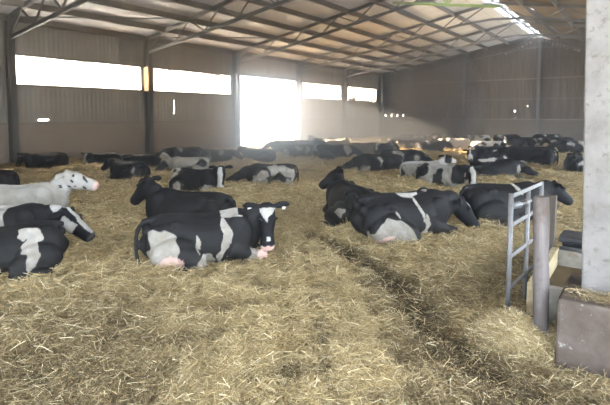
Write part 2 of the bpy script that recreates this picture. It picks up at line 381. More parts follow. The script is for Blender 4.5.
MT['mesh'] = mesh_mat('wind_mesh', False); MT['dirty_mesh'] = mesh_mat('dirty_wind_mesh', True)
for i, (a_, b_) in enumerate(WIN):
    mb = MB(); mb.box((XW - .075, a_ - .05, ZW0 - .05), (XW - .065, b_ + .05, ZW1 + .05))
    tag(mb.build('window_%d' % (i + 1), MT['dirty_mesh' if i == 3 else 'mesh']), kind='structure')
mb = MB()  # mesh added over the small wall holes to stop their sun shafts
for h in HOLES: mb.box((XW - .075, h[0] - .05, h[2] - .05), (XW - .065, h[1] + .05, h[3] + .05))
tag(mb.build('window_5', MT['mesh']), kind='structure')  # not a window: added mesh that stops sun shafts through the holes
# ragged torn sheet edge hanging into the first window
mb = MB(); r_ = random.Random(4)
for k in range(16):
    y = r_.uniform(8.3, 20.0); l_ = r_.uniform(.03, .10); mb.box((XW - .01, y, ZW1 - l_), (XW + .01, y + r_.uniform(.04, .3), ZW1 + .01))
tag(mb.build('trim_1', MT['timber']), kind='structure')

# gable wall behind the viewer, added to keep sun off the foreground; open right
mb = MB(); mb.box((XW, Y0 - .15, -.3), (-5.8, Y0, EAVE + 2.2)); mb.box((-5.8, Y0 - .15, 5.0), (XE, Y0, EAVE + .8)); tag(mb.build('front_sun_blocker', MT['boarding']), kind='structure')

# right side: open below, unseen sheeting added above to darken the right roof
mb = MB(); mb.box((XE, 9.0, 3.3), (XE + .05, YF, EAVE + .05)); tag(mb.build('right_light_blocker', MT['boarding']), kind='structure')

# far gable wall
SQ = [(-20.30, -20.10, 1.85, 2.06), (-19.66, -19.48, 1.85, 2.06), (-19.04, -18.88, 1.86, 2.05), (-18.42, -18.27, 1.87, 2.04)]
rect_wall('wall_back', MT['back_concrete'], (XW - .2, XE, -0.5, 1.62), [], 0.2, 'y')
mb = MB()
u = XW
for h in SQ + [(-8.60, -8.48, 2.26, 2.38), (-7.62, -7.55, 2.68, 2.75)]:
    corrugated(mb, u, h[0], 1.62, 3.3, 'y'); corrugated(mb, h[0], h[1], 1.62, h[2], 'y'); corrugated(mb, h[0], h[1], h[3], 3.3, 'y'); u = h[1]
corrugated(mb, u, XE, 1.62, 3.3, 'y')
def gtop(x):
    z = roof_z(x) - 0.02
    return z
corrugated(mb, XW, XR, 3.3, 6, 'y', off=.015, top=gtop); corrugated(mb, XR, XE, 3.3, 6, 'y', off=.015, top=gtop)
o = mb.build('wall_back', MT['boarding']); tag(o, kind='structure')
sd_ = o.modifiers.new('thickness', 'SOLIDIFY'); sd_.thickness = 0.02
for i, z in enumerate((1.64, 3.28, 4.9)):
    mb = MB(); mb.box((XW, YF - .16, z - .05), (XE, YF - .03, z + .05)); tag(mb.build('trim_%d' % (i + 2), MT['steel' if i == 1 else 'timber']), kind='structure')
mb = MB(); mb.box((XW + .02, Y0, 1.60), (XW + .1, DOOR[0] - .1, 1.68)); mb.box((XW + .02, DOOR[1] + .1, 1.60), (XW + .1, YF, 1.68)); tag(mb.build('trim_5', MT['timber']), kind='structure')

# pale patches painting the light that spills from the ridge onto the gable
MT['ridge_spill'] = mottled('painted_ridge_spill', (0.30, 0.29, 0.28), (0.55, 0.54, 0.53), (3, 3, 2), 0.9)
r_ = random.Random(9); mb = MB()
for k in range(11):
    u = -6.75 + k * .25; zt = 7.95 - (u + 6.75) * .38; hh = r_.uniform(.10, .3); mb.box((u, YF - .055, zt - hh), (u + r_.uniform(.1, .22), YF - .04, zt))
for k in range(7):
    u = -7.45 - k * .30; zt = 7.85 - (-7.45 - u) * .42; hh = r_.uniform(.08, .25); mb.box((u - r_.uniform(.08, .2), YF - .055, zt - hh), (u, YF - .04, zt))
tag(mb.build('trim_6', MT['ridge_spill']), kind='structure')  # not a trim: patches of painted ridge light

# roof
for xa, xb, rm_ in ((XW - .5, XR - .34, 'roof'), (XR + .34, XE + .5, 'roof_shaded')):
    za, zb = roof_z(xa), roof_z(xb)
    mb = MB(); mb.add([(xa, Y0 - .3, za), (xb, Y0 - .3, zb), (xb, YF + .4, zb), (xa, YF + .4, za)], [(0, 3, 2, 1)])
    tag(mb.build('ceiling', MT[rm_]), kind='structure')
# ridge vent: twin open slots with a middle beam and rungs
t = empty('ridge_vent', (XR, 18, roof_z(XR)), 'twin open daylight slots with dark rungs along the roof ridge', 'roof vent')
mb = MB(); mb.box((-.06, Y0 - 18, -.03), (.06, YF - 18, .05)); mb.build('ridge_beam', MT['steel'], t)
for sx in (-1, 1):
    mb = MB(); mb.box((min(sx * .32, sx * .38), Y0 - 18, -.03), (max(sx * .32, sx * .38), YF - 18, .05)); mb.build('kerb', MT['steel'], t)
y = Y0
while y < YF:
    mb = MB(); mb.box((-.36, y - 18, -.04), (.36, y - 18 + .09, .04)); mb.build('rung', MT['steel'], t); y += 0.55 if int(y * 3) % 5 else 1.1

# ---------------------------------------------------------------- steel frames
def ibeam(mb, base, top_z, depth, width, tf=0.03):
    x, y = base
    mb.box((x, y - width / 2, -.3), (x + tf, y + width / 2, top_z)); mb.box((x + depth - tf, y - width / 2, -.3), (x + depth, y + width / 2, top_z)); mb.box((x + tf, y - .012, -.3), (x + depth - tf, y + .012, top_z))
where = {7.95: 'at the left edge of the view', 14.25: 'between the two long open windows', 20.55: 'on the near side of the bright doorway', 27.0: 'on the far side of the bright doorway', 33.4: 'between the two far windows', 40.05: 'in the far corner of the barn'}
for y in BAYS[1:]:
    t = empty('wall_column', (XW + .05, y, 0), 'grey steel column against the left wall ' + where[y], 'column', 'columns along the left wall')
    mb = MB(); ibeam(mb, (0, 0), EAVE - .05, .40, .22); mb.build('shaft', MT['steel'], t)
    if y == 14.25:
        mb = MB(); mb.box((.02, -.16, 3.2), (.44, -.05, 4.4)); mb.box((.02, .05, 3.2), (.44, .16, 4.4)); tag(mb.build('timber_packing', MT['warm_timber'], t), 'tan timber boards')
for x, lab in ((-12.6, 'dark steel column on the far wall, left of the middle'), (XR + .25, 'dark steel column on the far wall under the roof ridge'), (-1.6, 'dark steel column on the far wall, right of the roof ridge')):
    t = empty('wall_column', (x, YF - .36, 0), lab, 'column', 'columns along the far wall')
    mb = MB(); M_ = Matrix.Rotation(R(90), 4, 'Z')
    mb.box((-.11, 0, -.3), (.11, .03, roof_z(x) - .2)); mb.box((-.11, .28, -.3), (.11, .31, roof_z(x) - .2)); mb.box((-.012, .03, -.3), (.012, .28, roof_z(x) - .2)); mb.build('shaft', MT['steel'], t)
# conduit pipe with a shiny joint on the first column
mb = MB(); mb.tube([(XW + .52, 7.77, 0.2), (XW + .52, 7.77, 5.6)], .03, 8); tag(mb.build('conduit_pipe', MT['galv'], smooth=True), 'thin pale pipe running up the leftmost wall column', 'pipe')

frame_lab = ['nearest roof truss, overhead above the gate', 'roof truss meeting the column at the left edge of the view', 'roof truss meeting the column between the long windows', 'roof truss by the near side of the doorway with a pale green tie', 'roof truss by the far side of the doorway', 'roof truss between the two far windows', 'furthest roof truss close to the far gable wall']
for y, lab in list(zip(BAYS, frame_lab))[1:]:
    t = empty('roof_truss', (XR, y, 0), 'dark steel ' + lab, 'truss', 'roof trusses')
    P = lambda x, z: (x - XR, 0, z)
    half = [(XW, XR, 1), (XE, XR, -1)]
    for xa, xr, sg in half:
        mb = MB(); mb.bar(P(xa + sg * .1, roof_z(xa) - .16), P(xr, roof_z(xr) - .16), .16, .12, (0, 1, 0)); mb.build('top_chord', MT['steel'], t)
        xs = XW if sg > 0 else 2 * XR - XW
        b0, bs = {7.95: (5.0, .115), 14.25: (5.08, .145)}.get(y, (5.1, SLOPE)); zb = lambda x: b0 + bs * abs(x - xs)
        xe = XR - sg * 1.75
        mb = MB(); mb.bar(P(xa + sg * .2, zb(xa + sg * .2)), P(xe, zb(xe)), .14, .10, (0, 1, 0)); mb.bar(P(xe, zb(xe)), P(XR, zb(xe) + .12), .12, .10, (0, 1, 0)); mb.build('bottom_chord', MT['steel'], t)
        x = xa + sg * .35; up = False; n_ = 11; dx = (xe - x) / n_
        for k in range(n_):
            z0_, z1_ = (roof_z(x) - .2, zb(x + dx) + .05) if up else (zb(x) + .05, roof_z(x + dx) - .2)
            mb = MB(); mb.bar(P(x, z0_), P(x + dx, z1_), .055, .055, (0, 1, 0)); mb.build('strut', MT['steel'], t)
            x += dx; up = not up
        mb = MB(); mb.bar(P(xe, zb(xe) + .05), P(XR - sg * .25, roof_z(XR) - .25), .06, .06, (0, 1, 0)); mb.build('strut', MT['steel'], t)
    if y == 20.55:
        mb = MB(); mb.bar(P(-9.9, 7.35), P(-5.0, 6.5), .10, .13, (0, 1, 0)); tag(mb.build('tie', MT['green_steel'], t), 'pale green tie bar')
        for xx in (-8.0, -7.25, -6.4):
            mb = MB(); mb.bar(P(-7.25, 6.88), P(xx, roof_z(xx) - .2), .06, .06, (0, 1, 0)); mb.build('tie_strut', MT['green_steel'], t)

ordn = ['first', 'second', 'third', 'fourth', 'fifth', 'sixth', 'seventh', 'eighth', 'ninth']
for side in (1, -1):
    for k in range(8):
        d_ = 0.12 + k * 1.62; x = XW + d_ if side > 0 else XE - d_
        z = roof_z(x)
        mb = MB(); ang = math.atan(SLOPE) * (1 if side > 0 else -1)
        mb.bar((0, Y0 - 17.6, 0), (0, YF - 17.6, 0), .085, .26, (-math.sin(ang), 0, math.cos(ang)))
        o = mb.build('roof_purlin', MT['timber']); o.location = (x, 17.6, z - .135)
        tag(o, '%s dark timber purlin %s the roof slope from the %s' % (ordn[k], 'up', 'left wall' if side > 0 else 'right eave'), 'purlin', 'roof purlins')
# diagonal wind braces under the roof
for a_, b_, lab in (((-20.2, 8.2, 5.88), (-17.2, 14.0, 6.4), 'thin brace rod under the roof in the first bay'), ((-19.9, 14.5, 5.9), (-17.3, 20.4, 6.4), 'thin brace rod under the roof in the second bay')):
    mb = MB(); mb.tube([a_, b_], .028, 6); tag(mb.build('brace_rod', MT['steel']), lab, 'brace')

# ---------------------------------------------------------------- foreground column, plinth, gate, trough
t = empty('concrete_column', (-0.06, 4.45, 0), 'pale limewashed concrete column on a stained square plinth by the gate', 'column')
mb = MB(); mb.box((-.30, -.06, .4), (.36, .34, roof_z(-.1) - .25)); mb.v = [(x - .022 * (z - .4), y, z) for x, y, z in mb.v]; mb.build('shaft', MT['column'], t, bevel=.015)
mb = MB(); mb.box((-.44, -.36, -.3), (.75, .38, .535)); mb.build('plinth', MT['plinth'], t, bevel=.025)

GD = Vector((0.072, 0.997, 0)).normalized(); GO = Vector((-1.0, 4.72, 0))
t = empty('gate', GO, 'short worn galvanised tube gate with four rails beside the round post', 'gate', rz=math.atan2(GD.y, GD.x))
GL = 1.14
for x, z1 in ((0, 1.245), (GL * .52, 1.2), (GL, 1.235)):
    mb = MB(); mb.tube([(x, 0, 0.02), (x, 0, z1)], .024, 12); mb.build('upright', MT['galv'], t, smooth=True)
for z in (1.215, .93, .62, .30):
    mb = MB(); mb.bar((0, 0, z), (GL, 0, z), .022, .042); mb.build('rail', MT['galv'], t, bevel=.006)
mb = MB(); mb.tube([(0.02, 0, 1.12), (.18, -.03, 1.115)], .035, 8); mb.tube([(.16, -.03, 1.115), (.50, -.05, 1.11)], .016, 8); mb.tube([(.30, -.04, 1.113), (.36, -.045, 1.112)], .034, 10); mb.build('slide_bolt', MT['galv'], t, smooth=True)
mb = MB(); mb.box((-.02, -.16, .02), (.05, .02, .09)); mb.box((.0, -.30, .03), (.05, -.14, .08)); mb.build('hinge_bracket', MT['steel'], t)

mb = MB(); pts = []; n_ = 9
for k in range(n_):
    f = k / (n_ - 1); pts.append((-.636 - .045 * f, 4.33 + .02 * f, -.15 + f * 1.455))
mb.tube(pts, [.063 + .004 * math.sin(k * 2.1) for k in range(n_)], 18); o = mb.build('round_post', MT['old_post'], smooth=False); tag(o, 'weathered round grey timber post standing in the straw before the gate', 'post')
o.modifiers.new('bevel', 'BEVEL').width = .008
mb = MB(); mb.box((-.96, 6.42, -.2), (-.84, 6.54, .99)); tag(mb.build('square_post', MT['dark_post'], bevel=.008), 'dark square timber post at the far end of the yellowed trough board', 'post')

t = empty('feed_trough', (-.5, 5.4, 0), 'low boarded trough with a yellowed rim between gate and column', 'trough')
ox, oy = .5, -5.4
def tb(name, lo, hi, mat, bev=.006):
    mb = MB(); mb.box((lo[0] + ox, lo[1] + oy, lo[2]), (hi[0] + ox, hi[1] + oy, hi[2])); return mb.build(name, mat, t, bevel=bev)
tag(tb('side_board', (-.86, 4.86, -.2), (-.78, 6.38, .36), MT['rim']), 'yellowed long board')
tb('side_board', (.28, 4.86, -.2), (.36, 6.38, .36), MT['pale_board'])
tb('end_board', (-.78, 4.86, -.2), (.28, 4.94, .35), MT['pale_board'])
tb('end_board', (-.78, 6.30, -.2), (.28, 6.38, .34), MT['pale_board'])
tb('feed', (-.78, 4.94, -.1), (.28, 6.30, .16), MT['muck'], .0)
t = empty('water_bowl', (-.33, 6.65, 0), 'black plastic water bowl with a shiny front bar behind the trough', 'water bowl')
mb = MB(); mb.box((-.46, -.13, -.1), (.5, .28, .30)); mb.box((-.48, -.15, .40), (.52, .3, .47)); mb.box((-.46, .05, .30), (.5, .28, .40)); mb.build('bowl', MT['black_plastic'], t, bevel=.02)
mb = MB(); mb.tube([(-.46, -.16, .33), (.5, -.16, .33)], .028, 10); mb.build('front_bar', MT['galv'], t, smooth=True)

# ---------------------------------------------------------------- cows
def catmull(P, sub):
    P = np.array(P, float); n_ = len(P)
    if n_ < 3 or sub < 2: return P
    Q = np.vstack([2 * P[0] - P[1], P, 2 * P[-1] - P[-2]]); out = []
    for i in range(n_ - 1):
        p0, p1, p2, p3 = Q[i:i + 4]
        for k in range(sub):
            t = k / sub; out.append(.5 * (2 * p1 + (p2 - p0) * t + (2 * p0 - 5 * p1 + 4 * p2 - p3) * t * t + (3 * p1 - p0 - 3 * p2 + p3) * t ** 3))
    out.append(P[-1]); return np.array(out)
def loft(mb, st, up=(0, 0, 1), n=16, sub=4, p=2.0):
    """st: rows x,y,z,half width,half height along a spine"""
    S = catmull(st, sub); up = np.array(up, float); c_ = S[:, :3]; vs = []; m_ = len(S)
    for i in range(m_):
        t = c_[min(i + 1, m_ - 1)] - c_[max(i - 1, 0)]; t /= np.linalg.norm(t) + 1e-9
        sd = np.cross(up, t); sd /= np.linalg.norm(sd) + 1e-9; u = np.cross(t, sd)
        for k in range(n):
            a_ = 2 * math.pi * k / n; ca, sa = math.cos(a_), math.sin(a_)
            x = math.copysign(abs(ca) ** (2 / p), ca); y = math.copysign(abs(sa) ** (2 / p), sa)
            vs.append(c_[i] + sd * x * max(S[i, 3], .004) + u * y * max(S[i, 4], .004))
    fs = []
    for i in range(m_ - 1):
        for k in range(n):
            k2 = (k + 1) % n; fs.append((i * n + k, i * n + k2, (i + 1) * n + k2, (i + 1) * n + k))
    fs.append(tuple(range(n))[::-1]); fs.append(tuple(range((m_ - 1) * n, m_ * n)))
    mb.add(vs, fs)
def ball(mb, c_, r_, M_=None, nu=14, nv=9):
    vs = []; c_ = Vector(c_)
    for j in range(1, nv):
        th = math.pi * j / nv
        for k in range(nu):
            ph = 2 * math.pi * k / nu; v_ = Vector((r_[0] * math.sin(th) * math.cos(ph), r_[1] * math.sin(th) * math.sin(ph), r_[2] * math.cos(th)))
            if M_: v_ = M_ @ v_
            vs.append(c_ + v_)
    top = Vector((0, 0, r_[2])); bot = Vector((0, 0, -r_[2]))
    if M_: top = M_ @ top; bot = M_ @ bot
    vs += [c_ + top, c_ + bot]; fs = []
    for j in range(nv - 2):
        for k in range(nu):
            k2 = (k + 1) % nu; fs.append((j * nu + k, (j + 1) * nu + k, (j + 1) * nu + k2, j * nu + k2))
    T_, B_ = len(vs) - 2, len(vs) - 1
    for k in range(nu):
        k2 = (k + 1) % nu; fs.append((T_, k, k2)); fs.append((B_, (nv - 2) * nu + k2, (nv - 2) * nu + k))
    mb.add(vs, fs)

RAW = []
def make_cow(label, x, y, phi, s=.9, side=1, lean=0, neck=(0, 40), nlen=.52, head=(0, -25), hroll=0, base='b', patches=(), face='black', seed=0, vox=.024, sink=.16, tags='', spots=0, nose='dark', group='cows lying on the straw', udder=0, feet='w', thin=1.0, eyes=True, hk=1.16, pitch=0, tail=True):
    mb = MB(); s = s * .9
    # trunk, leaning towards its resting hip
    LM = Matrix.Translation((0, 0, .3)) @ Matrix.Rotation(R(lean), 4, 'X') @ Matrix.Translation((0, 0, -.3))
    tm = MB()
    loft(tm, [(-1.0, 0, .56, .07, .10), (-.95, 0, .53, .17, .22), (-.82, 0, .50, .27, .33), (-.6, 0, .47, .36, .39), (-.3, 0, .44, .43, .41), (0, 0, .42, .45, .41), (.28, 0, .43, .41, .43), (.5, 0, .47, .33, .43), (.7, 0, .50, .25, .36), (.84, 0, .50, .17, .25), (.92, 0, .50, .06, .1)], n=24, sub=4, p=2.3)
    loft(tm, [(-1.0, 0, .78, .05, .05), (-.75, 0, .83, .07, .06), (-.4, 0, .84, .07, .05), (0, 0, .82, .06, .05), (.3, 0, .835, .07, .06), (.48, 0, .86, .07, .06), (.66, 0, .80, .06, .08)], n=8, sub=3)
    for q in (-1, 1):
        ball(tm, (-.50, q * .25, .755), (.11, .09, .07)); ball(tm, (-.93, q * .13, .66), (.08, .07, .09))
        ball(tm, (.48, q * .24, .52), (.24, .13, .34)); ball(tm, (-.70, q * .24, .46), (.27, .17, .33))
    if udder: ball(tm, (-.55, side * .36, .14), (.2, .2, .16))
    mb.add([LM @ Vector(v_) for v_ in tm.v], tm.f)
    # tail
    if tail: loft(mb, [(-.98, 0, .78, .035, .035), (-1.07, side * .03, .66, .035, .035), (-1.10, side * .08, .40, .032, .032), (-1.06, side * .16, .18, .035, .035), (-.98, side * .28, .08, .055, .045), (-.9, side * .38, .06, .02, .02)], up=(1, 0, 0), n=8)
    # hind legs: upper one folded on the outside, lower one tucked under
    q = side
    ball(mb, (-.52, q * .40, .32), (.40, .17, .27))
    loft(mb, [(-.55, q * .42, .34, .16, .2), (-.22, q * .52, .26, .13, .15), (-.10, q * .55, .22, .10, .11)], sub=3)
    loft(mb, [(-.10, q * .55, .22, .10, .11), (-.36, q * .60, .15, .09, .09), (-.64, q * .60, .11, .065, .08), (-.70, q * .60, .09, .05, .06)], sub=3)
    loft(mb, [(-.70, q * .60, .09, .055, .06), (-.48, q * .65, .07, .05, .05), (-.24, q * .68, .06, .055, .055), (-.10, q * .69, .06, .065, .06), (-.04, q * .69, .05, .05, .04)], sub=3)
    loft(mb, [(-.35, -q * .30, .16, .12, .12), (-.05, -q * .48, .09, .07, .07), (.12, -q * .55, .07, .06, .06), (.22, -q * .57, .06, .065, .06)], sub=3)
    # front legs folded
    for q in (-1, 1):
        loft(mb, [(.38, q * .28, .30, .13, .16), (.62, q * .29, .20, .10, .11), (.88, q * .25, .13, .075, .08), (.95, q * .25, .11, .06, .07)], sub=3)
        loft(mb, [(.95, q * .25, .10, .06, .06), (.76, q * .33, .07, .05, .05), (.58, q * .37, .06, .05, .05), (.46, q * .38, .05, .06, .05)], sub=3)
    # neck and head
    nb = LM @ Vector((.60, 0, .62)); ny, ne = R(neck[0]), R(neck[1])
    nd = Vector((math.cos(ne) * math.cos(ny), math.cos(ne) * math.sin(ny), math.sin(ne)))
    poll = nb + nd * nlen
    hy, hp = R(head[0]), R(head[1])
    hf = Vector((math.cos(hp) * math.cos(hy), math.cos(hp) * math.sin(hy), math.sin(hp)))
    hs = Vector((-math.sin(hy), math.cos(hy), 0)); hu = hf.cross(hs)
    RM = Matrix.Rotation(R(hroll), 3, hf); hs = RM @ hs; hu = RM @ hu
    mid = nb.lerp(poll, .5) + Vector((.05, 0, 0))
    a0 = Vector((.42, 0, .58)); back = poll - hu * .05 + hf * .04
    ups = Vector((0, 0, 1)) if abs(nd.z) < .9 else Vector((-1, 0, 0))
    loft(mb, [(*(LM @ a0), .22, .32), (*(nb - Vector((0, 0, .05))), .19, .28), (*mid, .145, .225), (*(back - nd * .08), .115, .17), (*back, .095, .125)], up=ups - nd * ups.dot(nd) * .5, n=16, sub=4)
    loft(mb, [(*(LM @ Vector((.84, 0, .42))), .08, .13), (*(mid - Vector((0, 0, .17))), .05, .09), (*(back - hu * .12), .05, .06)], n=10, sub=3)
    H = lambda f_, l_, u_: poll + (hf * f_ + hs * l_ + hu * u_) * hk
    st = [(-.06, .0, .05, .05), (-.02, -.01, .092, .09), (.06, -.04, .110, .128), (.15, -.06, .114, .145), (.24, -.07, .098, .130), (.34, -.075, .082, .108), (.42, -.08, .092, .098), (.49, -.085, .088, .085), (.53, -.09, .06, .055)]
    loft(mb, [(*H(a_, 0, u_), w_ * hk, h_ * hk) for a_, u_, w_, h_ in st], up=tuple(hu), n=16, sub=3, p=2.25)
    ball(mb, H(-.01, 0, .05), (.06, .06, .06))
    for q in (-1, 1):
        ball(mb, H(.15, q * .088, .035), (.045, .045, .04))
        e0, e1, e2, e3 = H(.0, q * .08, .02), H(-.02, q * .16, .015), H(-.03, q * .24, -.01), H(-.03, q * .30, -.045)
        loft(mb, [(*e0, .035, .03), (*e1, .062, .024), (*e2, .068, .024), (*e3, .022, .018)], up=tuple(hu + hf * .6), n=10, sub=3)
    me_ = bpy.data.meshes.new('cow'); me_.from_pydata([tuple(v_) for v_ in mb.v], [], mb.f); me_.update()
    o = bpy.data.objects.new('cow', me_); COL.objects.link(o)
    rm = o.modifiers.new('r', 'REMESH'); rm.mode = 'VOXEL'; rm.voxel_size = vox
    sm = o.modifiers.new('s', 'SMOOTH'); sm.factor = .5; sm.iterations = max(2, int(.10 / vox))
    o.rotation_euler = (0, -R(pitch), R(36.3 + phi)); o.scale = (s, s, s)
    o.location = (x, y, float(floor_z(x, y)) - sink * s)
    tag(o, label, 'cow', group)
    RAW.append(dict(o=o, poll=poll, hf=hf, hs=hs, hu=hu, base=base, patches=list(patches), face=face, seed=seed, spots=spots, nose=nose, feet=feet, tags=tags, H=H, hk=hk, udder=udder, side=side, eyes=eyes, LM=LM))
    return o

def colour_cow(d):
    me_ = d['o'].data; n_ = len(me_.vertices); co = np.empty(n_ * 3, np.float32); me_.vertices.foreach_get('co', co); co = co.reshape(-1, 3).astype(float)
    sd_ = d['seed'] * 7.31
    def wn(f_, k):
        q_ = co * f_; k = k + sd_
        return (np.sin(q_[:, 0] * 1.9 + q_[:, 1] * 2.7 + k) + np.sin(q_[:, 1] * 2.3 - q_[:, 2] * 2.9 + 1.7 * k) + np.sin(q_[:, 2] * 2.1 + q_[:, 0] * 3.1 + 2.3 * k)) / 3
    warp = np.stack([wn(4, 1), wn(4, 2.5), wn(4, 4.1)], 1) * .085 + np.stack([wn(11, 1), wn(11, 2.5), wn(11, 4.1)], 1) * .034
    cw = co + warp
    val = np.full(n_, 1.0 if d['base'] == 'w' else 0.0)
    pats = list(d['patches'])
    if d['spots']:
        r_ = random.Random(d['seed']); tv = 0.0 if d['base'] == 'w' else 1.0
        for k in range(d['spots']):
            pats.append(((r_.uniform(-.95, .75), r_.choice((-1, 1)) * r_.uniform(.2, .45), r_.uniform(.15, .85)), (r_.uniform(.10, .28), r_.uniform(.2, .4), r_.uniform(.10, .32)), tv))
    edge = .06
    for c_, r_, v_ in pats:
        q_ = np.sqrt((((cw - np.array(c_)) / np.array(r_)) ** 2).sum(1)); a_ = np.clip((1 - q_) / edge * .5 + .5, 0, 1); val = val * (1 - a_) + v_ * a_
    if d['feet'] == 'w':
        lowleg = (co[:, 2] < .13) & (np.abs(co[:, 1]) > .40); val[lowleg] = 1
    pink = np.zeros(n_); dark = np.zeros(n_)
    # head
    rel = (co - np.array(d['poll'])) / d['hk']; f_ = rel @ np.array(d['hf']); l_ = rel @ np.array(d['hs']); u_ = rel @ np.array(d['hu'])
    inh = (f_ > -.09) & (f_ < .62) & (np.abs(l_) < .125) & (u_ > -.23) & (u_ < .14)
    ear = (np.abs(l_) >= .105) & (np.abs(l_) < .36) & (f_ > -.12) & (f_ < .1) & (u_ > -.12) & (u_ < .1)
    fc = d['face']; wl = l_ + warp[:, 1] * .5
    if fc != 'own':
        val[inh] = 1.0 if fc in ('white', 'patchy') else 0.0; val[ear] = 1.0 if fc == 'white' else 0.0
        if fc == 'blaze':
            bz = inh & (np.abs(wl) < .05 + .02 * np.clip(f_ / .4, 0, 1)) & (u_ > -.06) & (f_ > .0); val[bz] = 1; val[inh & (f_ > .42)] = 1
        if fc == 'star':
            st_ = inh & (np.abs(wl) < .075 * np.clip((.22 - f_) / .16, 0, 1)) & (u_ > 0) & (f_ > .02); val[st_] = 1
            val[inh & (f_ > .47) & (u_ < -.02)] = 1; val[inh & (np.abs(wl - .02) < .03) & (np.abs(f_ - .40) < .03) & (u_ > -.05)] = 1
        if fc == 'smallstar':
            val[inh & (np.hypot(wl, f_ - .13) < .05) & (u_ > 0)] = 1
        if fc == 'patchy':
            val[inh & (f_ < .24) & (np.abs(l_) > .035)] = 0; val[inh & (f_ > .43) & (l_ > 0)] = 0
        if fc == 'halfwhite':
            val[inh & (f_ > .02) & (f_ < .26) & (u_ < .0)] = 1; val[inh & (np.abs(wl) < .04) & (u_ > 0)] = 1
        if fc == 'specks':
            val[inh] = 1; val[inh & (wn(14, 9) > .55)] = 0; val[ear] = 1
    nz = inh & (f_ > .485)
    if d['nose'] == 'dark': dark[nz] = 1
    else: pink[nz] = .8
    if d['udder']:
        p_ = np.array(d['LM'] @ Vector((-.55, d['side'] * .36, .14))); pink[np.linalg.norm(co - p_, axis=1) < .30] = .55
        val[np.linalg.norm(co - p_, axis=1) < .26] = 1
    clean = 1 - (np.clip((.9 - co[:, 2]) / .7, 0, 1) * .8 + .2) * (1.0 if d['eyes'] else .5); clean[inh] = 1.0
    c4 = np.stack([val, pink, dark, clean], 1).astype(np.float32)
    at = me_.color_attributes.new('coat', 'FLOAT_COLOR', 'POINT'); at.data.foreach_set('color', c4.reshape(-1))
    me_.polygons.foreach_set('use_smooth', [True] * len(me_.polygons))
    me_.materials.append(MT['hide'])

def finish_cows():
    dg = bpy.context.evaluated_depsgraph_get(); dg.update()
    for d in RAW:
        o = d['o']; ev = o.evaluated_get(dg); d['new'] = bpy.data.meshes.new_from_object(ev)
    for d in RAW:
        o = d['o']; old = o.data; o.modifiers.clear(); o.data = d['new']; o.data.name = 'cow'; bpy.data.meshes.remove(old); colour_cow(d)
        if d['eyes']:
            for q in (-1, 1):
                e = MB(); ball(e, d['H'](.155, q * .112, .035), (.024, .024, .024), nu=8, nv=6); e.build('eye', MT['eye'], o, smooth=True)
        for ch in d['tags']:
            q = 1 if ch in 'lL' else -1
            a_ = d['H'](-.0, q * .215, -.02); e = MB(); n_ = d['hf'] * .9 + d['hu'] * .5; n_.normalize(); sd_ = d['hs']; u_ = n_.cross(sd_)
            p_ = a_ + n_ * .026
            vs = [p_ + sd_ * i * .03 + u_ * j * .035 + n_ * k * .006 for k in (0, 1) for i, j in ((-1, -1), (1, -1), (1, 1), (-1, 1))]
            e.add(vs, [(0, 1, 2, 3), (4, 7, 6, 5), (0, 4, 5, 1), (1, 5, 6, 2), (2, 6, 7, 3), (3, 7, 4, 0)])
            e.build('ear_tag', MT['white_plastic' if ch.islower() else 'yellow_plastic'], o)
#COWS_BEGIN
make_cow('all black cow lying behind the white-starred cow, its head turned away', -6.66, 5.41, 160, s=1.04, side=1, neck=(-5, 52), head=(0, -42), seed=1, feet='b', vox=0.022)
make_cow('black cow with a white heart on its forehead facing the camera, pink-nosed', -4.91, 4.33, 20, hk=1.34, s=0.95, side=-1, neck=(-25, 36), head=(-100, -70), face='star', nose='pink', tags='lr', seed=2, vox=0.018, udder=1, patches=[((-0.8, -0.38, 0.42), (0.34, 0.36, 0.36), 1), ((-1.0, -0.1, 0.3), (0.16, 0.22, 0.34), 0), ((-0.02, -0.55, 0.12), (0.24, 0.25, 0.22), 1), ((0.4, -0.05, 0.9), (0.2, 0.3, 0.16), 1), ((0.3, -0.35, 0.62), (0.09, 0.25, 0.22), 1), ((0.2, -0.42, 0.36), (0.07, 0.2, 0.24), 1), ((-0.22, -0.45, 0.48), (0.035, 0.2, 0.2), 1), ((0.72, -0.34, 0.16), (0.16, 0.14, 0.17), 1)])
make_cow('black cow seen from behind with its raised head turned to the left', -4.56, 7.69, 108, s=0.98, side=1, neck=(-20, 58), head=(72, -32), seed=3, vox=0.02, feet='b', patches=[((-0.66, 0.52, 0.4), (0.2, 0.1, 0.07), 1)])
make_cow('black cow with a pinkish white udder and white saddle stripe, lying before the gate', -3.16, 7.11, 20, tail=False, s=1.04, side=-1, lean=12, neck=(0, 2), head=(-25, -48), face='smallstar', seed=4, vox=0.02, udder=1, patches=[((-0.52, -0.48, 0.22), (0.42, 0.3, 0.28), 1), ((-0.4, -0.36, 0.6), (0.05, 0.2, 0.15), 1), ((-0.05, -0.1, 0.88), (0.22, 0.25, 0.1), 1), ((0.08, -0.38, 0.62), (0.05, 0.25, 0.26), 1), ((0.18, -0.46, 0.34), (0.06, 0.25, 0.22), 1), ((0.36, -0.05, 0.93), (0.1, 0.12, 0.06), 1)])
make_cow('black cow with a narrow white shoulder stripe, lying behind the gate', -2.03, 9.21, 8, s=0.98, side=-1, neck=(0, 22), head=(5, -32), seed=5, vox=0.022, patches=[((0.12, -0.2, 0.82), (0.07, 0.3, 0.14), 1), ((0.0, -0.52, 0.14), (0.1, 0.2, 0.14), 1), ((0.62, -0.35, 0.15), (0.08, 0.2, 0.12), 1)])
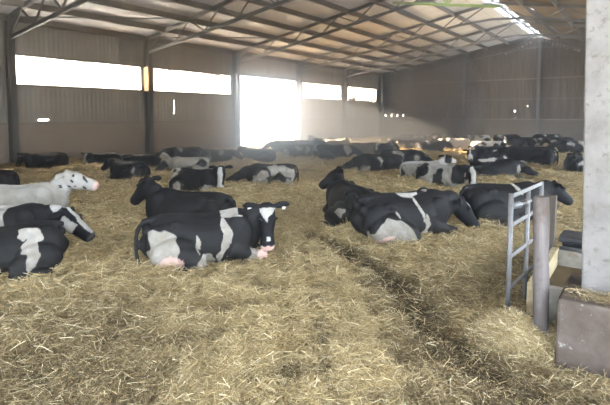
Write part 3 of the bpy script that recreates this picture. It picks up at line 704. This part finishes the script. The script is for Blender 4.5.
make_cow('black cow with a white-banded thigh, cut off at the lower left edge', -6.51, 2.33, 215, tail=False, s=0.82, side=1, lean=10, neck=(0, 25), head=(0, -30), seed=6, vox=0.022, feet='b', patches=[((-0.42, 0.4, 0.42), (0.1, 0.4, 0.36), 1), ((-0.42, 0.2, 0.72), (0.2, 0.25, 0.1), 1)])
make_cow('white-backed cow with a black shoulder and head, lying in front of the white cow', -7.81, 2.90, 2, hk=1.3, s=0.9, side=-1, neck=(0, 10), head=(-5, -36), face='halfwhite', base='w', seed=7, vox=0.02, patches=[((0.52, -0.1, 0.62), (0.42, 0.5, 0.4), 0)])
make_cow('all white cow with its head held up, facing right', -9.42, 3.75, 12, hk=1.3, s=1.0, side=-1, neck=(0, 55), head=(-10, -12), face='specks', base='w', seed=8, vox=0.022, nose='pink', eyes=True)
make_cow('black cow half out of the frame at the left edge', -14.19, 4.85, 178, s=0.87, side=1, seed=9, vox=0.03, feet='b')
make_cow('black cow with a small white star lying by the leftmost wall column', -18.46, 8.28, 235, s=0.87, side=1, neck=(0, 30), head=(30, -45), face='smallstar', seed=10, vox=0.035, patches=[((0.0, 0.4, 0.6), (0.2, 0.2, 0.04), 1)], eyes=False)
make_cow('white-blazed black cow facing the camera below the first long window', -18.04, 10.36, 238, s=0.827, side=1, neck=(10, 32), head=(30, -55), face='blaze', seed=11, vox=0.03, patches=[((0.6, 0.3, 0.2), (0.2, 0.2, 0.2), 1)], eyes=False)
make_cow('dark cow with a white flash on its rump, lying below the first wall column joint', -12.84, 8.18, 150, s=0.87, side=1, neck=(0, 25), head=(0, -30), seed=12, vox=0.028, feet='b', patches=[((-0.8, 0.34, 0.52), (0.08, 0.2, 0.2), 1), ((-0.72, 0.3, 0.42), (0.25, 0.2, 0.035), 1)])
make_cow('dark cow with a pale face lying behind the white-flashed cow', -15.45, 10.49, 20, s=0.783, side=-1, neck=(0, 25), head=(0, -30), face='white', seed=13, vox=0.035, patches=[((-0.2, 0, 0.85), (0.4, 0.3, 0.12), 1)], eyes=False)
make_cow('dark cow near the wall, left one of the pair behind the speckled cow', -15.33, 12.35, 200, spots=2, s=0.783, side=1, neck=(0, 5), head=(0, -30), seed=14, vox=0.035, feet='b', eyes=False)
make_cow('dark cow with a white shoulder stripe, right one of the pair near the wall', -14.92, 13.70, 0, spots=3, s=0.87, side=-1, neck=(0, 15), head=(-20, -30), seed=15, vox=0.035, patches=[((-0.2, -0.3, 0.6), (0.07, 0.3, 0.4), 1)], eyes=False)
make_cow('white cow with a black side bar lying just behind the speckled cow', -13.10, 10.73, 182, s=0.827, side=1, neck=(0, 0), head=(0, -35), base='w', face='black', seed=16, vox=0.03, patches=[((-0.05, 0.45, 0.36), (0.4, 0.2, 0.09), 0), ((-0.7, 0.3, 0.6), (0.25, 0.3, 0.2), 0)], eyes=False)
make_cow('speckled dark cow with a broad white face, facing the camera in mid barn', -9.55, 8.15, -28, hk=1.3, s=0.913, side=-1, neck=(-8, 42), head=(-58, -66), face='blaze', seed=17, vox=0.024, spots=7, patches=[((-0.9, -0.3, 0.3), (0.2, 0.4, 0.4), 1), ((0.7, -0.3, 0.2), (0.25, 0.2, 0.2), 1)])
make_cow('grey mottled cow lying flat with its low head to the left, before the doorway', -9.03, 10.49, 186, s=0.87, side=1, neck=(0, -8), head=(0, -22), seed=18, vox=0.026, spots=10, patches=[((0.4, 0.4, 0.3), (0.3, 0.3, 0.25), 1), ((-0.8, 0.45, 0.12), (0.4, 0.3, 0.15), 1)])
make_cow('dark cow lying in the bright doorway, left one of the three there', -14.01, 15.46, 165, s=0.87, side=1, neck=(0, 40), head=(-30, -20), seed=19, vox=0.035, feet='b', eyes=False)
make_cow('black cow lying in the doorway, furthest one there', -15.43, 19.09, 200, spots=2, s=0.827, side=1, neck=(0, 5), head=(0, -30), seed=20, vox=0.04, eyes=False)
make_cow('white-legged dark cow lying at the right side of the doorway', -13.47, 17.67, 175, spots=4, s=0.87, side=1, neck=(0, 20), head=(20, -35), seed=21, vox=0.035, patches=[((0.6, 0.3, 0.3), (0.3, 0.3, 0.3), 1), ((-0.1, 0.45, 0.7), (0.2, 0.2, 0.2), 1)], eyes=False)
make_cow('black cow lying right of the doorway below the sunlit ones', -11.47, 17.95, 2, spots=3, s=0.957, side=-1, neck=(0, 0), head=(0, -30), seed=22, vox=0.035, feet='b', eyes=False)
make_cow('sunlit patchy cow with raised white head, right of the doorway', -14.74, 23.17, 5, s=0.87, side=-1, neck=(0, 45), head=(-60, -35), face='white', base='w', seed=23, vox=0.04, spots=6, eyes=False)
make_cow('long black cow with a white side flash and low head, lying in mid barn', -7.77, 15.08, 182, s=0.957, side=1, neck=(0, -8), head=(0, -24), seed=24, vox=0.028, patches=[((0.62, 0.3, 0.2), (0.3, 0.3, 0.25), 1), ((-0.05, 0.42, 0.6), (0.05, 0.2, 0.22), 1), ((-0.75, 0.5, 0.1), (0.4, 0.3, 0.12), 1)])
make_cow('white-patched cow lying against the tail of the long black cow', -7.89, 17.42, 0, spots=4, s=0.913, side=-1, neck=(0, -8), head=(0, -25), seed=25, vox=0.035, patches=[((-0.5, -0.4, 0.35), (0.2, 0.3, 0.35), 1), ((-0.1, -0.4, 0.5), (0.12, 0.3, 0.3), 1)], eyes=False)
make_cow('white cow glowing in the sun behind the long black cow', -12.07, 21.57, 180, s=0.87, side=1, neck=(0, 10), head=(0, -35), base='w', face='white', seed=26, vox=0.04, spots=2, eyes=False)
make_cow('patchy cow with bright white face behind the long black cow', -10.76, 21.76, 215, s=0.87, side=1, neck=(10, 35), head=(55, -50), face='white', seed=27, vox=0.04, spots=5, eyes=False)
make_cow('white cow with black side patches and a raised black-eared head', -5.57, 14.08, 8, s=0.87, side=-1, neck=(0, 58), head=(25, -15), face='patchy', base='w', seed=28, vox=0.026, patches=[((0.3, -0.42, 0.35), (0.13, 0.2, 0.28), 0), ((-0.02, -0.46, 0.32), (0.12, 0.2, 0.12), 0), ((-1.0, -0.1, 0.4), (0.1, 0.3, 0.25), 0)])
make_cow('black and white cow with a white blaze, facing the camera beside the white cow', -4.68, 13.21, -45, hk=1.3, s=0.913, side=-1, neck=(-8, 25), head=(-45, -60), face='blaze', base='w', seed=29, vox=0.024, patches=[((0.05, -0.45, 0.45), (0.16, 0.3, 0.4), 0), ((-0.65, -0.3, 0.6), (0.25, 0.5, 0.35), 0), ((0.66, -0.1, 0.6), (0.22, 0.5, 0.4), 0)])
make_cow('cow with a black-eyed white face peering over the blazed cow', -4.53, 17.37, 190, s=0.827, side=1, neck=(0, 50), head=(65, -45), face='patchy', seed=30, vox=0.03, spots=5)
make_cow('black cow lying flat with white on its back and its chin down to the right', -3.77, 15.67, -2, spots=1, s=0.87, side=-1, lean=5, neck=(0, -10), head=(0, -20), face='own', seed=31, vox=0.028, patches=[((-0.5, 0, 0.85), (0.35, 0.3, 0.15), 1), ((0.78, -0.1, 0.5), (0.1, 0.3, 0.2), 1)], feet='b')
make_cow('black and white cow lying behind the flat black cow, partly in the sun', -5.45, 21.17, 200, s=0.87, side=1, neck=(0, 25), head=(40, -45), face='blaze', seed=32, vox=0.035, spots=6, eyes=False)
make_cow('big all black cow with a low head to the left, near the concrete column', -3.78, 20.50, 152, s=1.114, side=1, neck=(0, -5), head=(0, -22), seed=33, vox=0.028, feet='b', patches=[((0.15, 0.5, 0.15), (0.22, 0.2, 0.22), 1)], eyes=False)
make_cow('black cow seen from behind with a small white brand on its rump', -1.95, 19.08, 60, s=0.87, side=-1, neck=(0, 20), head=(0, -35), seed=34, vox=0.03, feet='b', patches=[((-0.85, -0.28, 0.55), (0.2, 0.1, 0.05), 1)], eyes=False)
make_cow('white-flecked black cow lying next to the concrete column', -2.90, 27.53, 178, s=0.957, side=1, neck=(0, 10), head=(0, -30), seed=35, vox=0.04, spots=8, eyes=False)
make_cow('dark cow with white back flecks, first of the far row from the left', -11.42, 25.62, 180, s=0.913, side=1, neck=(0, 15), head=(0, -30), seed=40, vox=0.045, eyes=False, spots=9)
make_cow('black cow second along in the far row, next to the sunlit white cow', -9.61, 25.08, 2, s=0.913, side=-1, neck=(0, 15), head=(0, -30), seed=41, vox=0.045, eyes=False, spots=1)
make_cow('white cow glowing in the sun in the far row', -8.75, 26.61, 182, s=0.913, side=1, neck=(0, 15), head=(0, -30), seed=42, vox=0.045, eyes=False, base='w', face='white', spots=2)
make_cow('patchy cow just right of the sunlit white cow in the far row', -7.10, 26.90, 0, s=0.913, side=-1, neck=(0, 15), head=(0, -30), seed=43, vox=0.045, eyes=False, base='w', spots=7, face='patchy')
make_cow('black cow with a long white face in the far row, facing the camera', -6.55, 31.28, 200, s=0.913, side=1, neck=(5, 42), head=(65, -55), seed=44, vox=0.045, eyes=False, face='blaze')
make_cow('black cow with a white back patch near the far wall under the ridge', -5.82, 32.97, 0, s=0.913, side=-1, neck=(0, 15), head=(0, -30), seed=45, vox=0.045, eyes=False, spots=7)
make_cow('black cow by the far wall just left of the concrete column', -4.20, 32.99, 180, s=0.913, side=1, neck=(0, 15), head=(0, -30), seed=46, vox=0.045, eyes=False, spots=2)
make_cow('dark cow lying below the four small square holes', -13.77, 29.71, 0, s=0.913, side=-1, neck=(0, 15), head=(0, -30), seed=47, vox=0.045, eyes=False, spots=8)
make_cow('dark cow against the far wall, right of the four square holes', -13.33, 31.45, 180, s=0.913, side=1, neck=(0, 15), head=(0, -30), seed=48, vox=0.045, eyes=False, spots=7)
make_cow('black cow against the far wall behind the sunlit white cow', -11.64, 32.69, 0, s=0.913, side=-1, neck=(0, 15), head=(0, -30), seed=49, vox=0.045, eyes=False, spots=7)
make_cow('white-patched cow against the far wall column left of the ridge', -9.59, 34.18, 180, s=0.913, side=1, neck=(0, 15), head=(0, -30), seed=50, vox=0.045, eyes=False, base='w', spots=8)
make_cow('black cow against the far wall below the bright peephole', -8.02, 35.33, 5, s=0.913, side=-1, neck=(0, 15), head=(0, -30), seed=51, vox=0.045, eyes=False, spots=2)
make_cow('dark cow with its head raised high right of the doorway, before the wall', -16.38, 24.10, 185, s=0.913, side=1, neck=(0, 52), head=(60, -30), seed=52, vox=0.045, eyes=False, spots=1)
make_cow('dark cow in the far right of the back row', -5.51, 37.16, 180, s=0.913, side=1, neck=(0, 15), head=(0, -30), seed=53, vox=0.045, eyes=False, spots=8)
make_cow('dark cow lying close to the wall just beyond the doorway', -15.64, 21.57, 0, s=0.913, side=-1, neck=(0, 15), head=(0, -30), seed=54, vox=0.045, eyes=False, spots=2)
#COWS_END
finish_cows()

# ---------------------------------------------------------------- loose straw stalks lying on the bedding
def straw(name, n, rmin, rmax, seed, region=None, wid=.0014, lo=.035, hi=.15, lift=.0, bias=0, free=False):
    g_ = np.random.default_rng(seed)
    if region is None:
        r_ = np.exp(g_.uniform(math.log(rmin), math.log(rmax), n)); th = np.radians(g_.uniform(-6, 80, n))
        x = -np.sin(th) * r_; y = np.cos(th) * r_
    else:
        cx, cy, rx, ry = region; x = g_.normal(cx, rx, n); y = g_.normal(cy, ry, n); r_ = np.hypot(x, y)
    keep = (x > XW + .4) & (x < XE) & (y < YF - .4) & ~((x > -.53) & (x < .75) & (y > 4.05) & (y < 4.87)) & ~((x > -.88) & (x < .38) & (y > 4.84) & (y < 6.4))
    if free: keep = (np.abs(x - .1) < .55) & (np.abs(y - 4.24) < .13)
    x, y, r_ = x[keep], y[keep], r_[keep]; n = len(x)
    L = g_.uniform(lo, hi, n) * np.clip(r_ / 4.5, .6, 1.8); yaw = g_.uniform(0, 2 * np.pi, n) + .6 * np.sin(x * 2.3 + y * 1.7); pit = g_.normal(0.05, .22, n); bend = g_.normal(0, .25, n)
    wv_ = wid * g_.uniform(.6, 1.5, n) * np.clip(r_ / 4, 1, 4)
    z = (0 if free else floor_z(x, y)) + .012 + np.abs(g_.normal(0, .022, n)) + lift + np.abs(np.sin(pit)) * L * .35
    c0 = np.stack([x, y, z], 1); v_ = []
    for k, t in enumerate((-.5, 0., .5)):
        a_ = yaw + bend * t; d_ = np.stack([np.cos(a_) * np.cos(pit), np.sin(a_) * np.cos(pit), np.sin(pit)], 1)
        p = c0 + d_ * (L * t)[:, None]; sd_ = np.stack([-np.sin(yaw), np.cos(yaw), np.zeros(n)], 1) * wv_[:, None]
        tl = g_.uniform(-.8, .8, n)[:, None] if k == 0 else tl
        sd_ = sd_ + np.array([0, 0, 1.]) * wv_[:, None] * tl
        v_ += [p - sd_, p + sd_]
    V = np.stack(v_, 1).reshape(-1, 3); b_ = (np.arange(n) * 6)[:, None]
    F_ = np.stack([b_ + np.array([0, 1, 3, 2]), b_ + np.array([2, 3, 5, 4])], 1).reshape(-1)
    me = bpy.data.meshes.new(name); me.vertices.add(len(V)); me.vertices.foreach_set('co', V.astype(np.float32).reshape(-1))
    me.loops.add(len(F_)); me.loops.foreach_set('vertex_index', F_.astype(np.int32)); me.polygons.add(n * 2)
    me.polygons.foreach_set('loop_start', (np.arange(n * 2) * 4).astype(np.int32)); me.update(calc_edges=True)
    tone = np.clip(g_.beta(1.7, 1.7, n) + bias, 0, 1); dd = dirt_shade_at(x, y)
    tone = np.where(g_.random(n) < dd * .12, 1.0, tone); dd = np.where(g_.random(n) < .15, dd * .3, dd)
    for nm, arr in (('tone', tone), ('dirt', dd)):  # dirt attribute: trodden dirt plus painted shade
        at = me.attributes.new(nm, 'FLOAT', 'POINT'); at.data.foreach_set('value', np.repeat(arr, 6).astype(np.float32))
    me.materials.append(MT['straw'])
    o = bpy.data.objects.new(name, me); COL.objects.link(o); return o
tag(straw('loose_straw', 430000, 2.0, 34, 11), 'loose golden straw scattered over the bedding', 'straw', kind='stuff')
tag(straw('straw_heap', 22000, 0, 0, 12, region=(-.83, 4.34, .16, .17), wid=.0015, bias=.22), 'bright fresh straw heaped round the foot of the gate post', 'straw', kind='stuff')

tag(straw('straw_litter', 1500, 0, 0, 13, region=(.0, 4.2, .3, .10), lo=.03, hi=.12, lift=.535, free=True), 'straw litter lying on the plinth of the concrete column', 'straw', kind='stuff')

# ---------------------------------------------------------------- dusty air in the barn
mh = bpy.data.materials.new('dusty_air'); mh.use_nodes = True; nt = mh.node_tree; nt.nodes.remove(nt.nodes['Principled BSDF'])
vsc = nt.nodes.new('ShaderNodeVolumeScatter'); vsc.inputs['Density'].default_value = HAZE_DENSITY; vsc.inputs['Anisotropy'].default_value = 0.85; vsc.inputs['Color'].default_value = (0.93, 0.96, 1.0, 1)
nt.links.new(vsc.outputs[0], nt.nodes['Material Output'].inputs['Volume'])
mb = MB(); mb.box((XW - .05, Y0 + .1, -.3), (XE - .1, YF + .05, EAVE - .0)); 
prof = [(XW - .05, EAVE), (XR, roof_z(XR) + .0), (XE - .1, EAVE)]
mb = MB(); vs = [(XW - .05, Y0, -.3), (XE - .1, Y0, -.3), (XE - .1, Y0, EAVE), (XR, Y0, roof_z(XR)), (XW - .05, Y0, EAVE)]
vs += [(x, YF + .05, z) for x, y, z in vs]
mb.add(vs, [(0, 1, 2, 3, 4), (9, 8, 7, 6, 5), (0, 5, 6, 1), (1, 6, 7, 2), (2, 7, 8, 3), (3, 8, 9, 4), (4, 9, 5, 0)])
o = mb.build('haze', mh); tag(o, 'thin dusty haze filling the whole barn', 'haze', kind='stuff')
# denser volume added before the doorway in place of lens glare
md = bpy.data.materials.new('doorway_glare'); md.use_nodes = True; nt = md.node_tree; nt.nodes.remove(nt.nodes['Principled BSDF'])
vsc = nt.nodes.new('ShaderNodeVolumeScatter'); vsc.inputs['Density'].default_value = GLARE_DENSITY; vsc.inputs['Anisotropy'].default_value = 0.86; vsc.inputs['Color'].default_value = (0.70, 0.83, 1.0, 1)
nt.links.new(vsc.outputs[0], nt.nodes['Material Output'].inputs['Volume'])
mb = MB(); ball(mb, (-15.5, 17.0, 2.2), (10.5, 13, 6.5), nu=48, nv=24)
mb.v = [(max(x, XW + .12), y, min(max(z, -.2), EAVE + SLOPE * (x - XW) - .05)) for x, y, z in mb.v]
tag(mb.build('glare_veil', md), 'bluish veil before the doorway standing in for lens glare', 'haze', kind='stuff')
#DEBUG
